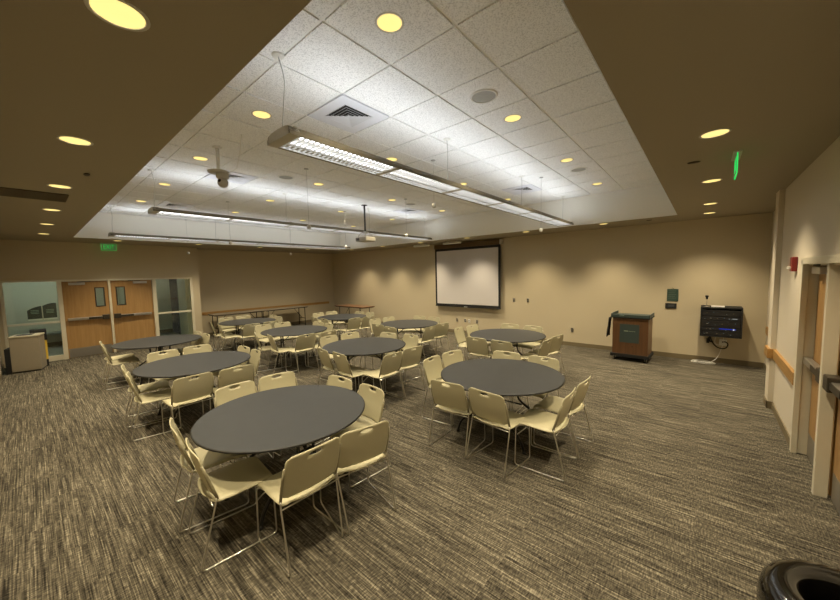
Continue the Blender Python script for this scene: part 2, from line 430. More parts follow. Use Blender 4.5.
# ------------------------------------------------------------------ downlights
def ordinal(k, n):
    return ['rightmost', 'second from the right', 'third from the right', 'fourth from the right', 'fifth from the right', 'sixth from the right', 'leftmost'][k if k < n-1 else 6]
M_trim = mat('can_trim', (.62, .60, .52), .6)
def make_can():
    r = thing('recessed_downlight', '', 'ceiling light', (0, 0, 0), 0, 'recessed downlights')
    bm = bmn(); lathe(bm, [(R_CAN-.001, .001), (R_CAN+.012, .000), (R_CAN+.012, -.002), (R_CAN-.002, -.003), (R_CAN-.002, .002)], seg=32); obj('trim_ring', bm, M_trim, r)
    bm = bmn(); lathe(bm, [(R_CAN-.003, 0), (R_CAN-.008, .04), (R_CAN-.022, .085), (R_CAN-.042, .11)], seg=32); obj('reflector', bm, M_refl, r)
    bm = bmn(); lathe(bm, [(0, .112), (R_CAN-.040, .112)], seg=24); obj('bulb', bm, M_bulb, r)
    return r
can = make_can(); first = True
sl = bpy.data.lights.new('downlight_beam', 'SPOT'); sl.energy = SPOT_W; sl.color = WARM; sl.spot_size = radians(106); sl.spot_blend = 1.0; sl.shadow_soft_size = .04
def place_can(x, y, z, label):
    global first
    if first: o = can; o.location = (x, y, z); o['label'] = label; first = False
    else: o = dup(can, (x, y, z), 0, label)
    l = bpy.data.objects.new('beam', sl); COL.objects.link(l); l.location = (x, y, z+.05)
    return l
rown = ['nearest row', 'second row', 'third row', 'row nearest the projector screen']
for k, (x, y) in enumerate(tray):
    i, j = k % 5, k//5
    place_can(x, y, ZT-.005, 'glowing downlight in the white tiles, %s, %s' % (rown[j], ordinal(i, 5)))
for k, (x, y) in enumerate(near): place_can(x, y, ZS, 'glowing downlight in the tan ceiling at upper left, %s from the camera' % ['first', 'second', 'third', 'fourth', 'fifth', 'sixth'][k])
for k, (x, y) in enumerate(right): place_can(x, y, ZS, 'glowing downlight in the tan ceiling at right, %s from the camera' % ['first', 'second', 'third', 'fourth'][k])
for k, (x, y) in enumerate(far): place_can(x, y, ZS, 'glowing downlight along the projector screen wall, %s' % ordinal(k, 7))
for k, (x, y) in enumerate(leftc): place_can(x, y, ZS, 'glowing downlight along the left wall, %s' % ['above the exit sign', 'second along from the exit sign', 'third along from the exit sign', 'nearest the far left corner'][k])

# ------------------------------------------------------------------ linear pendants
PZ = 2.975
M_cable = mat('pendant_cable', (.40, .40, .38), .5)
def pendant(X, y0, y1, label, lit=True):
    r = thing('linear_pendant_light', label, 'pendant light', (X, (y0+y1)/2, PZ), 0, 'linear pendants in the ceiling recess')
    L = (y1-y0)/2
    prof = [(-.150, .052), (-.140, .054), (-.151, .025), (-.151, .0), (-.166, -.003), (-.164, .022)]
    for s in (-1, 1):
        bm = bmn(); extrude_poly(bm, [(s*a, -L, b) for a, b in prof], (0, 2*L, 0)); obj('side_shell', bm, M_sleeve2, r)
    for s in (-1, 1):
        bm = bmn()
        pts = [(-.150, .052), (-.164, .022), (-.165, -.003), (.165, -.003), (.164, .022), (.150, .052), (.10, .064), (0, .068), (-.10, .064)]
        extrude_poly(bm, [(a, s*L, b) for a, b in pts], (0, -s*.08, 0)); obj('end_cap', bm, M_shell, r)
    # downward tubes above louvre blades
    bm = bmn()
    for s in (-1, 1): tube(bm, [(s*.07, -L+.09,   .027), (s*.07, L-.09, .027)], .010, 8)
    obj('lamp_tube', bm, M_tubedn, r)
    bm = bmn(); box(bm, -.148, .148, -L+.08, L-.08, .040, .043); obj('reflector_pan', bm, M_white, r)
    bm = bmn(); box(bm, -.065, .065, -L+.09, L-.09, .050, .053); obj('uplight_lamp', bm, M_tubeup, r)
    bm = bmn()
    for s in (-.147, -.055, -.045, .147): box(bm, s-.002, s+.002, -L+.08, L-.08, 0, .014)
    box(bm, -.055, -.045, -L+.08, L-.08, 0, .002)
    n = int(2*L/.045)
    for k in range(n+1):
        y = -L+.1+(2*L-.2)*k/n; box(bm, -.147, .147, y-.0015, y+.0015, .001, .014)
    obj('louvre', bm, M_louv, r)
    nj = 6
    for k in range(1, nj):
        y = -L+2*L*k/nj
        bm = bmn(); box(bm, -.148, .148, y-.018, y+.018, -.004, .014); obj('joint_plate', bm, M_shell, r)
    for y in (-L+.06, -L+2*L*.33, -L+2*L*.66, L-.06):
        bm = bmn(); sag = .05 if y < -L+.1 else 0
        tube(bm, smooth_path([(-.05, y, .06), (-.05+sag, y, .30), (-.05+sag*.9, y+.02, .45), (-.05, y, ZT-PZ-.01)]), .0032, 6)
        c = obj('suspension_cable', bm, M_cable, r)
        bm = bmn(); lathe(bm, [(0, 0), (.035, 0), (.045, .008), (.045, .014)], (-.05, y, ZT-PZ-.02), 20); obj('ceiling_canopy', bm, M_white, c)
        bm = bmn(); box(bm, -.145, .145, y-.012, y+.012, .053, .064); obj('cable_bridge', bm, M_shell, c)
M_shell = mat('pendant_shell', (.50, .47, .40), .5, .2, noise=.05)
M_sleeve2 = mat('pendant_side', (.19, .17, .12), .6, 0, noise=.05)
M_louv = mat('louvre_white', (.80, .82, .85), .4, 0, noise=.02)
pendant(-2.40, 1.26, 7.86, 'long grey louvred pendant light nearest the camera, crossing the whole recess')
pendant(-6.28, 1.26, 7.76, 'long grey louvred pendant light, the middle of the three')
pendant(-10.08, 1.26, 7.76, 'long grey louvred pendant light farthest left, above the exit sign')

# ------------------------------------------------------------------ ceiling fittings
def vent(i, j, label):
    cx, cy = GX+(i+.5)*T, GY+(j+.5)*T
    r = thing('air_vent', label, 'vent', (cx, cy, ZT-.014), 0, 'square ceiling diffusers')
    h = T/2-.012; bm = bmn()
    q = .175
    box(bm, -h, h, -h, -q, 0, .016); box(bm, -h, h, q, h, 0, .016); box(bm, -h, -q, -q, q, 0, .016); box(bm, q, h, -q, q, 0, .016)
    obj('face_plate', bm, mat('vent_white', (.74, .75, .80), .5), r)
    bm = bmn(); box(bm, -q, q, -q, q, .013, .016); obj('duct', bm, M_blk, r)
    bm = bmn()
    for k in range(5):
        a = q-.004-.035*k; b_ = a-.012
        for sd, (p0, p1, p2, p3) in enumerate((((-a, -a), (a, -a), (b_, -b_), (-b_, -b_)), ((a, -a), (a, a), (b_, b_), (b_, -b_)), ((a, a), (-a, a), (-b_, b_), (b_, b_)), ((-a, a), (-a, -a), (-b_, -b_), (-b_, b_)))):
            if sd > 1: g_ = (a-.029)/b_; p2 = (p2[0]*g_, p2[1]*g_); p3 = (p3[0]*g_, p3[1]*g_)
            vs_ = [bm.verts.new((*p0, .000)), bm.verts.new((*p1, .000)), bm.verts.new((*p2, .008)), bm.verts.new((*p3, .008))]
            bm.faces.new(vs_)
    box(bm, -.015, .015, -.015, .015, 0, .004)
    obj('louvre', bm, mat('vent_blade', (.70, .71, .75), .5), r, solid=.002, recalc=False)
vent(-2, 1, 'square white diffuser above the near end of the closest pendant')
vent(-2, 8, 'square diffuser near the recess edge above the projector screen side')
vent(-7, 1, 'square diffuser in the tiles beside the ceiling camera')
vent(-12, 1, 'farthest left square diffuser between the two left pendants')
vent(-7, 8, 'square diffuser in the tiles beyond the hanging projector')
def cspeaker(i, j, label):
    r = thing('ceiling_speaker', label, 'speaker', (GX+(i+.5)*T, GY+(j+.5)*T, ZT-.006), 0, 'round ceiling speakers')
    bm = bmn(); lathe(bm, [(.108, .0), (.108, -.010), (.122, -.010), (.130, 0)], seg=36); obj('rim', bm, M_white, r)
    bm = bmn(); lathe(bm, [(0, -.006), (.06, -.006), (.108, -.004)], seg=36); obj('grille', bm, mat('speaker_grille', (.40, .40, .37), .7, noise=.3, nscale=300), r)
cspeaker(0, 2, 'round grey ceiling speaker nearest the camera, beside a downlight')
cspeaker(0, 7, 'round grey ceiling speaker toward the far right corner of the recess')
cspeaker(-6, 2, 'round ceiling speaker between the two nearer pendants')
cspeaker(-6, 7, 'round ceiling speaker beyond the hanging projector')

# ceiling camera
r = thing('ceiling_camera', 'grey dome camera hanging on a white pole from the tiles', 'camera', (-4.69, 1.66, ZT-.005))
bm = bmn(); lathe(bm, [(0, 0), (.055, 0), (.055, -.012), (.022, -.016)], seg=24); tube(bm, [(0, 0, -.01), (0, 0, -.30)], .021, 16); obj('pole', bm, M_white, r)
bm = bmn(); lathe(bm, [(0, -.285), (.10, -.29), (.125, -.30), (.12, -.312), (0, -.315)], seg=28); obj('mount_plate', bm, M_shell, r)
bm = bmn(); lathe(bm, [(0, -.31), (.062, -.315), (.072, -.33), (.072, -.37), (.06, -.385), (0, -.388)], (.03, .03, 0), 28); hd = obj('camera_base', bm, M_shell, r)
bm = bmn(); lathe(bm, [(0, .055), (.035, .05), (.055, .03), (.06, 0), (.055, -.03), (.035, -.05), (0, -.055)], seg=24)
hb = obj('camera_head', bm, M_shell, r, loc=(.03, .03, -.435)); hb.rotation_euler = (radians(70), 0, radians(25))
bm = bmn(); lathe(bm, [(.02, .05), (.02, .062), (0, .062)], seg=20); obj('lens', bm, M_blk, hb)
bm = bmn(); tube(bm, bend([(-.07, -.05, -.30), (.0, .09, -.31), (.30, .10, -.30), (.55, .05, -.16), (.60, .05, 0)], .05), .006, 6); obj('cable', bm, M_white, r)
# projector
r = thing('ceiling_projector', 'silver projector hanging on a black pole from the tiled ceiling', 'projector', (-6.1, 5.22, ZT-.005), radians(0))
bm = bmn(); lathe(bm, [(0, 0), (.07, 0), (.07, -.012), (.02, -.016)], seg=24); tube(bm, [(0, 0, -.01), (0, 0, -.62)], .021, 14); obj('pole', bm, M_black, r)
bm = bmn()
for a in range(4):
    t = pi/4+a*pi/2; tube(bm, [(0, 0, -.60), (.06*cos(t), .06*sin(t), -.62), (.17*cos(t), .14*sin(t), -.70), (.18*cos(t), .15*sin(t), -.74)], .011, 6)
cbox(bm, (0, 0, -.63), (.10, .10, .05)); obj('mount_arms', bm, M_steel, r)
bm = bmn(); cbox(bm, (0, 0, -.79), (.38, .30, .10)); bd = obj('projector_body', bm, M_shell, r, bevel=.02)
bm = bmn(); tube(bm, [(.08, .14, -.79), (.08, .17, -.79)], .035, 20); obj('lens', bm, M_blk, bd)
bm = bmn()
for k in range(6): box(bm, -.15+.02*k, -.142+.02*k, -.156, -.149, -.82, -.76)
obj('grille', bm, M_blk, bd)
# hanging microphones
for (x, y, z, lb, dk) in ((-3.04, 3.92, 2.96, 'dark hanging microphone in front of the closest pendant', 1), (-4.66, 2.87, 2.73, 'small hanging microphone between the two nearer pendants', 1),
                      (-2.23, 5.93, 2.70, 'white hanging microphone near the far end of the closest pendant', 0), (-7.8, 2.9, 2.73, 'hanging microphone against the white recess side, left of the projector', 1),
                      (-5.0, 5.45, 2.82, 'white hanging microphone right of the projector, by the screen corner', 0), (-7.02, 5.35, 2.71, 'white hanging microphone left of the projector', 0),
                      (-11.15+.25, 2.95, 2.70, 'white hanging microphone over the door wall edge', 0), (-9.99, 5.47, 2.70, 'white hanging microphone in front of the plain left wall', 0)):
    r = thing('hanging_microphone', lb, 'microphone', (x, y, ZT-.005), 0, 'hanging microphones')
    bm = bmn(); tube(bm, [(0, 0, 0), (0, 0, z-ZT+.04)], .0022, 5); lathe(bm, [(0, 0), (.035, 0), (.035, -.01), (0, -.012)], seg=16); obj('cord', bm, M_cable, r)
    bm = bmn(); h = z-ZT; lathe(bm, [(0, h+.045), (.02, h+.04), (.032, h+.02), (.034, h), (.026, h-.022), (0, h-.032)], seg=16)
    obj('capsule', bm, M_shell if dk else M_white, r)
# soffit grille and sprinkler plates
r = thing('ceiling_grille', 'long dark linear air grille in the tan ceiling at upper left', 'vent', (-5.92, -.05, ZS))
bm = bmn(); box(bm, -.25, .25, -.42, .44, -.004, .004); obj('backing', bm, M_blk, r)
bm = bmn()
for k in range(21): box(bm, -.245+.0243*k, -.236+.0243*k, -.42, .44, -.012, -.004)
obj('slat', bm, mat('grille_slats', (.13, .10, .055), .6), r)
for x, y, lb in ((-4.48, .44, 'small dark slot fitting in the tan ceiling at upper left'), (-.12, 4.22, 'small dark slot fitting in the tan ceiling left of the green sign'), (-.92, 8.42, 'small dark slot fitting in the tan ceiling by the back wall')):
    bm = bmn(); lathe(bm, [(0, 0), (.045, -.001), (.052, -.006), (.04, -.012), (0, -.013)], seg=20)
    for v in bm.verts: v.co.y *= .45
    o = obj('sprinkler_plate', bm, mat('sprinkler_brown', (.07, .05, .03), .6), loc=(x, y, ZS)); tag(o, lb, 'sprinkler', 'sprinkler plates')

# exit signs
M_mirror = mat('mirrored_acrylic', (.30, .34, .24), .3)
def exit_sign(loc, rz, label, back=True):
    r = thing('exit_sign', label, 'exit sign', loc, rz)
    bm = bmn(); box(bm, -.16, .16, -.03, .03, -.014, 0); obj('ceiling_canopy', bm, M_shell, r, bevel=.004)
    bm = bmn(); box(bm, -.145, .145, -.004, .004, -.184, -.014); obj('sign_panel', bm, M_mirror, r)
    bm = bmn(); box(bm, -.151, -.145, -.005, .005, -.187, -.014); box(bm, .145, .151, -.005, .005, -.187, -.014); box(bm, -.15, .15, -.005, .005, -.190, -.184); obj('lit_edge', bm, M_green, r)
    cu = bpy.data.curves.new('exit_text', 'FONT'); cu.body = 'EXIT'; cu.size = .165; cu.extrude = .0015; cu.offset = -.002; cu.align_x = 'CENTER'; cu.align_y = 'CENTER'
    t = bpy.data.objects.new('exit_text', cu); COL.objects.link(t)
    dg = bpy.context.evaluated_depsgraph_get(); me = bpy.data.meshes.new_from_object(t.evaluated_get(dg)); bpy.data.objects.remove(t)
    me.materials.clear(); me.materials.append(M_green)
    for s in (0, 1):
        o = bpy.data.objects.new('lettering', me); COL.objects.link(o); o.parent = r
        o.rotation_euler = (pi/2, 0, pi*s); o.location = (0, -.0065 if not s else .0065, -.10); o.scale = (.66, 1, 1)
exit_sign((-12.2, 1.49, ZS+.0), pi/2, 'green EXIT sign hanging above the wooden double doors')
exit_sign((.18, 4.25, ZS), radians(90), 'green exit sign seen edge-on, hanging from the tan ceiling at right')

# fire alarm
r = thing('fire_alarm', 'red fire alarm strobe on the right wall beside the door frame', 'fire alarm', (XR, 5.57, 1.99))
bm = bmn(); box(bm, -.045, 0, -.065, .065, -.08, .08); obj('housing', bm, mat('alarm_red', (.20, .014, .010), .4), r, bevel=.008)
bm = bmn(); box(bm, -.075, -.045, -.03, .03, -.055, -.025); obj('strobe_lens', bm, M_white, r, bevel=.005)

# ------------------------------------------------------------------ projector screen and wall fittings
r = thing('projector_screen', 'white pull-down projector screen with black borders on the back wall', 'projector screen', (-5.83, YS-.10, 0))
W2 = 1.215
bm = bmn(); box(bm, -W2, W2, -.01, 0, .90, 2.80); obj('black_border', bm, M_blk, r)
bm = bmn(); box(bm, -W2+.07, W2-.07, -.0125, -.0105, .97, 2.72); obj('screen_cloth', bm, M_screen, r)
bm = bmn(); box(bm, -W2-.005, W2+.005, -.02, .01, .875, .905); bb = obj('bottom_bar', bm, M_blk, r, bevel=.005)
bm = bmn(); box(bm, -.06, .06, -.026, -.02, .88, .90); obj('pull_tab', bm, M_white, bb)
bm = bmn(); box(bm, -W2-.02, W2+.0, -.055, .08, 2.80, 2.945); obj('housing', bm, wood('screen_housing_brown', (.10, .055, .02), (.14, .08, .03), .5, 'X'), r, bevel=.005)
for s in (-1, 1):
    bm = bmn(); cbox(bm, (s*(W2+.02), 0, 2.87), (.05, .14, .15)); obj('end_bracket', bm, M_shell, r, bevel=.01)
for x, lb in ((-7.23, 'white bar speaker hung from the ceiling, left of the screen'), (-6.0, 'white bar speaker hung from the ceiling, in front of the screen')):
    r = thing('bar_speaker', lb, 'speaker', (x, 8.6, ZS), 0, 'ceiling bar speakers')
    bm = bmn(); cbox(bm, (0, 0, -.068), (.66, .09, .065)); obj('speaker_body', bm, M_white, r, bevel=.02)
    for s in (-1, 1):
        bm = bmn(); cbox(bm, (s*.16, 0, -.018), (.05, .06, .036)); obj('bracket', bm, M_shell, r)
def plate(x, z, lb, w_=.075, h_=.115, m2=None):
    r = thing('wall_outlet', lb, 'outlet', (x, YS, z), 0, 'wall plates on the back wall')
    bm = bmn(); box(bm, -w_/2, w_/2, -.008, 0, -h_/2, h_/2); obj('cover_plate', bm, m2 or M_steel, r, bevel=.003)
    bm = bmn()
    for s in (-1, 1): box(bm, -.018, .018, -.011, -.008, s*.028-.014, s*.028+.014)
    obj('socket', bm, M_dark, r)
plate(-6.25, .43, 'leftmost steel outlet plate below the projector screen')
plate(-5.93, .43, 'steel outlet plate below the screen, beside the white one')
plate(-5.78, .42, 'white outlet plate below the projector screen', m2=M_white)
plate(-5.49, .42, 'rightmost outlet plate below the projector screen')
plate(-4.24, 1.16, 'upper steel wall plate right of the screen, the left one')
plate(-3.82, 1.165, 'upper steel wall plate right of the screen, the right one')
plate(-2.62, .425, 'low steel outlet plate between the screen and the lectern')
r = thing('wall_sign', 'dark green square notice on the wall right of the lectern', 'sign', (-.535, YS, 1.39))
bm = bmn(); box(bm, -.10, .10, -.012, 0, -.135, .135); obj('panel', bm, mat('sign_teal', (.035, .07, .055), .4), r, bevel=.004)
bm = bmn()
for k in range(5): box(bm, -.075, .06-.02*(k % 2), -.014, -.012, .09-.04*k, .096-.04*k)
obj('lettering', bm, mat('sign_text', (.16, .20, .16), .5), r)
bm = bmn(); tube(bm, [(-.02, -.006, .135), (0, -.006, .16), (.02, -.006, .135)], .004, 5); obj('hanger', bm, M_dark, r)
r = thing('wall_control_panel', 'small black control panel on the wall below the green notice', 'control panel', (-.56, YS, 1.15))
bm = bmn(); box(bm, -.10, .10, -.02, 0, -.055, .06); obj('housing', bm, M_blk, r, bevel=.004)
bm = bmn(); box(bm, -.05, .06, -.022, -.02, -.02, .035); obj('display', bm, mat('panel_glass', (.05, .055, .06), .2), r)

# equipment rack
r = thing('equipment_rack', 'black wall-mounted equipment rack with small lights', 'equipment rack', (.26, 8.975, 0))
bm = bmn()
box(bm, -.31, .31, -.20, .22, .60, .625); box(bm, -.31, .31, -.20, .22, 1.165, 1.19); box(bm, -.31, -.285, -.20, .22, .625, 1.165); box(bm, .285, .31, -.20, .22, .625, 1.165); box(bm, -.31, .31, .2, .22, .6, 1.19)
obj('cabinet', bm, M_blk, r)
zz = .632
for k, hh in enumerate((.085, .085, .13, .085, .125)):
    bm = bmn(); box(bm, -.28, .28, -.195, .15, zz, zz+hh-.008); u = obj('rack_unit', bm, mat('rack_face', (.007, .007, .008), .5), r, bevel=.003)
    if k in (1, 2, 3, 0):
        bm = bmn(); cbox(bm, (-.20+.05*(k % 2), -.198, zz+hh*.45), (.03, .004, .010)); obj('label_plate', bm, M_steel, u)
        bm = bmn(); tube(bm, [(.12, -.195, zz+hh*.5), (.12, -.212, zz+hh*.5)], .009, 12); obj('knob', bm, M_dark, u)
        bm = bmn(); tube(bm, [(.03, -.195, zz+hh*.5), (.03, -.21, zz+hh*.5)], .007, 12); obj('knob', bm, M_dark, u)
    if k == 1:
        bm = bmn(); cbox(bm, (.10, -.198, zz+.05), (.24, .004, .014)); obj('blue_display', bm, emis('rack_blue', (.03, .08, .9), .7), u)
        bm = bmn(); cbox(bm, (.19, -.199, zz+.045), (.02, .006, .018)); obj('indicator', bm, emis('rack_white', (.8, .9, 1), 1.2), u)
    if k == 3:
        bm = bmn(); cbox(bm, (.20, -.198, zz+.04), (.07, .004, .014)); cbox(bm, (.12, -.213, zz+.04), (.012, .004, .012)); obj('indicator', bm, emis('rack_white2', (.8, .85, .8), .45), u)
    for q in range(4):
        bm = bmn(); qx = -.24+.13*q+.03*((k*7+q*5) % 3); cbox(bm, (qx, -.197, zz+hh*(.3+.15*((q+k) % 3))), (.012, .004, .008)); obj('indicator', bm, emis('rack_dot_%d%d' % (k, q), ((.8, .9, .8), (.9, .7, .4), (.5, .8, 1))[(k+q) % 3], .35), u)
    zz += hh
r = thing('desk_microphone', 'small black microphone standing on top of the equipment rack', 'microphone', (.04, 8.85, 1.19))
bm = bmn(); lathe(bm, [(0, 0), (.045, 0), (.045, .008), (.01, .014)], seg=20); tube(bm, [(0, 0, .01), (0, 0, .17)], .006, 8); obj('stand', bm, M_steel, r)
bm = bmn(); lathe(bm, [(0, .15), (.014, .155), (.018, .20), (.03, .205), (.03, .225), (0, .235)], seg=16); obj('head', bm, M_blk, r)
bm = bmn(); box(bm, -.09, .11, -.07, .07, 0, .02); o = obj('paper_stack', bm, M_white, loc=(.20, 8.9, 1.19)); tag(o, 'thin white papers lying on top of the equipment rack', 'paper')
r = thing('rack_cables', 'tangle of black and white cables hanging below the equipment rack', 'cable', (.26, 9.1, 0))
def squiggle(pts, rr): b = bmn(); tube(b, smooth_path(pts, 3), rr, 6); return b
obj('black_cable', squiggle([(-.15, -.05, .60), (-.12, -.02, .45), (-.03, -.02, .33), (.10, -.02, .32), (.14, -.02, .42), (.10, -.02, .47), (.05, .03, .45)], .011), M_blk, r)
obj('black_cable', squiggle([(-.12, .02, .60), (-.17, .03, .52), (-.14, .04, .43), (-.10, .05, .45)], .014), M_blk, r)
obj('white_cable', squiggle([(-.05, -.03, .60), (-.08, -.02, .42), (.0, .0, .38), (.08, .0, .42), (.06, .0, .55)], .006), M_white, r)
obj('white_cable', squiggle([(.06, .03, .40), (.03, .02, .28), (-.02, -.05, .12), (-.12, -.10, .03), (-.2, -.12, .02)], .006), M_white, r)
bm = bmn(); pts = [(-.24+(.17+.03*sin(k*.7))*cos(k*2*pi/20), -.14+(.10+.02*sin(k*.45))*sin(k*2*pi/20), .008+.0007*k) for k in range(62)]
tube(bm, pts, .0042, 5); obj('cable_coil', bm, M_white, r)
bm = bmn(); box(bm, .0, .12, .07, .095, .37, .50); obj('outlet_box', bm, M_white, r, bevel=.004)
bm = bmn(); box(bm, -.20, -.15, .06, .095, .40, .50); obj('power_plug', bm, M_blk, r, bevel=.004)

# lectern
M_walnut = wood('lectern_wood', (.095, .043, .016), (.135, .064, .025), .4, 'Z', 5)
r = thing('lectern', 'brown wooden lectern on casters with a teal top by the back wall', 'lectern', (-1.185, 8.56, 0), radians(-2))
bm = bmn(); box(bm, -.33, .33, -.26, .26, .145, .93); obj('cabinet_body', bm, M_walnut, r, bevel=.004)
bm = bmn(); box(bm, -.36, .36, -.29, .29, .085, .15); obj('base_plinth', bm, M_blk, r, bevel=.004)
M_ltop = mat('lectern_top_teal', (.040, .060, .055), .45, noise=.08)
bm = bmn(); box(bm, -.36, .36, -.29, .29, .93, .955); tp = obj('top_shelf', bm, M_blk, r)
bm = bmn(); box(bm, -.36, .36, -.295, -.275, .945, 1.01); box(bm, -.355, -.335, -.295, .29, .945, 1.03); box(bm, .335, .355, -.295, .29, .945, 1.02); box(bm, -.34, .34, -.27, .29, .955, .975); obj('gallery', bm, M_ltop, tp, bevel=.004)
bm = bmn(); box(bm, -.19, .17, -.264, -.260, .40, .80); sg = obj('teal_panel', bm, M_ltop, r)
bm = bmn(); box(bm, -.11, -.03, -.267, -.264, .645, .66); box(bm, -.02, .10, -.267, -.264, .648, .654); obj('lettering', bm, mat('logo_pale', (.35, .42, .30), .5), sg)
bm = bmn(); cbox(bm, (-.15, -.297, .985), (.09, .003, .012)); obj('maker_label', bm, mat('label_pale', (.25, .32, .26), .5), tp)
bm = bmn(); cbox(bm, (.05, -.262, .32), (.014, .004, .02)); obj('keyhole', bm, M_blk, r)
for sx in (-1, 1):
    for sy in (-1, 1):
        bm = bmn(); tube(bm, [(sx*.29-.012, sy*.22, .034), (sx*.29+.012, sy*.22, .034)], .034, 16); cw = obj('caster', bm, M_blk, r)
        bm = bmn(); box(bm, sx*.29-.02, sx*.29-.016, sy*.22-.02, sy*.22+.02, .03, .088); box(bm, sx*.29+.016, sx*.29+.02, sy*.22-.02, sy*.22+.02, .03, .088); obj('caster_fork', bm, M_steel, cw)
r = thing('dark_jacket', 'dark cloth hanging from the left side of the lectern', 'cloth', (-1.185-.38, 8.42, .5))
bm = bmn(); n = 6
vs_ = []
for i in range(n+1):
    row = []
    for j in range(9):
        t = i/n; row.append(bm.verts.new((-.03-.035*t+.012*sin(j*2.1+t*3), -.12+.03*j+.01*sin(t*5+j), .42-.40*t-.03*t*abs(4-j)/4)))
    vs_.append(row)
for i in range(n):
    for j in range(8): bm.faces.new((vs_[i][j], vs_[i][j+1], vs_[i+1][j+1], vs_[i+1][j])).smooth = True
obj('cloth', bm, M_blk, r, solid=.015)

# ------------------------------------------------------------------ bins
M_bin = mat('glossy_black_bin', (.006, .005, .004), .12, noise=.1, nscale=20, coat=.5)
r = thing('trash_bin', 'glossy black round trash bin with an open domed lid at lower right', 'trash bin', (.428, 1.742, 0))
bm = bmn(); lathe(bm, [(0, 0), (.19, 0), (.20, .02), (.218, .63), (.20, .63), (.185, .03), (0, .03)], seg=64); obj('bin_body', bm, M_bin, r)
bm = bmn(); lathe(bm, [(.218, .62), (.234, .63), (.237, .72), (.234, .750), (.227, .776), (.212, .797), (.192, .808), (.170, .812), (.146, .808), (.132, .800), (.126, .785), (.122, .72), (.125, .62)], seg=64); obj('domed_lid', bm, M_bin, r)
bm = bmn(); lathe(bm, [(.14, .58), (.19, .1), (0, .08)], seg=40); obj('liner', bm, M_blk, r)
M_lb = mat('bin_taupe', (.30, .26, .19), .55, noise=.05)
r = thing('waste_station', 'taupe boxy waste cabinet standing against the left glass wall', 'trash bin', (-11.60, -.09, 0), radians(-12))
bm = bmn(); box(bm, -.22, .22, -.22, .22, .03, .775); obj('cabinet_body', bm, M_lb, r, bevel=.008)
bm = bmn(); box(bm, -.225, .225, -.30, -.222, 0, .55); box(bm, -.22, .2, -.22, .2, 0, .03); obj('black_side', bm, M_blk, r)
bm = bmn(); box(bm, -.23, .23, -.23, .23, .775, .81); tp = obj('lid', bm, mat('bin_lid', (.42, .38, .28), .5), r, bevel=.008)
bm = bmn(); box(bm, -.14, .14, -.16, .10, .81, .814); obj('opening', bm, M_blk, tp)
r = thing('yellow_bin', 'narrow yellow and black bin edge behind the taupe waste cabinet', 'trash bin', (-12.0, .085, 0), 0)
bm = bmn(); box(bm, -.18, .18, -.12, .12, .16, .62); obj('bin_body', bm, mat('bin_yellow', (.75, .50, .06), .5), r, bevel=.008)
bm = bmn(); box(bm, -.19, .19, -.13, .13, .62, .86); obj('lid', bm, M_blk, r, bevel=.008)
bm = bmn(); box(bm, -.18, .18, -.12, .12, 0, .16); obj('base', bm, M_blk, r, bevel=.008)

# ------------------------------------------------------------------ rectangular folding tables
def fold_table(cx, cy, lx, ly, z, label, topm, mod=False):
    r = thing('folding_table', label, 'table', (cx, cy, 0), 0, 'rectangular folding tables')
    bm = bmn(); box(bm, -lx/2, lx/2, -ly/2, ly/2, z-.03, z); obj('tabletop', bm, topm, r, bevel=.004)
    bm = bmn(); box(bm, -lx/2+.03, lx/2-.03, -ly/2+.03, ly/2-.03, z-.055, z-.03); obj('apron', bm, M_black, r)
    longy = ly > lx
    for s in (-1, 1):
        bm = bmn()
        if longy:
            y = s*(ly/2-.12); w_ = lx/2-.07
            tube(bm, bend([(-w_, y, 0), (-w_, y, z-.06), (w_, y, z-.06), (w_, y, 0)], .03), .014, 8); tube(bm, [(-w_, y, .3), (w_, y, .3)], .010, 8)
            tube(bm, [(0, y, .3), (0, y-s*.35, z-.05)], .009, 6)
        else:
            x = s*(lx/2-.25); w_ = ly/2-.07
            tube(bm, bend([(x, -w_, 0), (x, -w_, z-.06), (x, w_, z-.06), (x, w_, 0)], .03), .014, 8); tube(bm, [(x, -w_, .3), (x, w_, .3)], .010, 8)
            tube(bm, [(x, 0, .3), (x-s*.35, 0, z-.05)], .009, 6)
        obj('leg_frame', bm, M_black, r)
M_gtop = mat('grey_brown_top', (.20, .165, .12), .45, noise=.05)
fold_table(-12.6, 4.78, .60, 1.72, .78, 'long grey-brown folding table against the left wall, nearer the doors', M_gtop)
fold_table(-12.6, 6.51, .60, 1.72, .78, 'long grey-brown folding table against the left wall, nearer the far corner', M_gtop)
fold_table(-10.83, 8.55, 1.80, .62, .76, 'brown rectangular folding table in the far left corner', wood('brown_table', (.15, .075, .035), (.20, .105, .05), .4, 'X'))

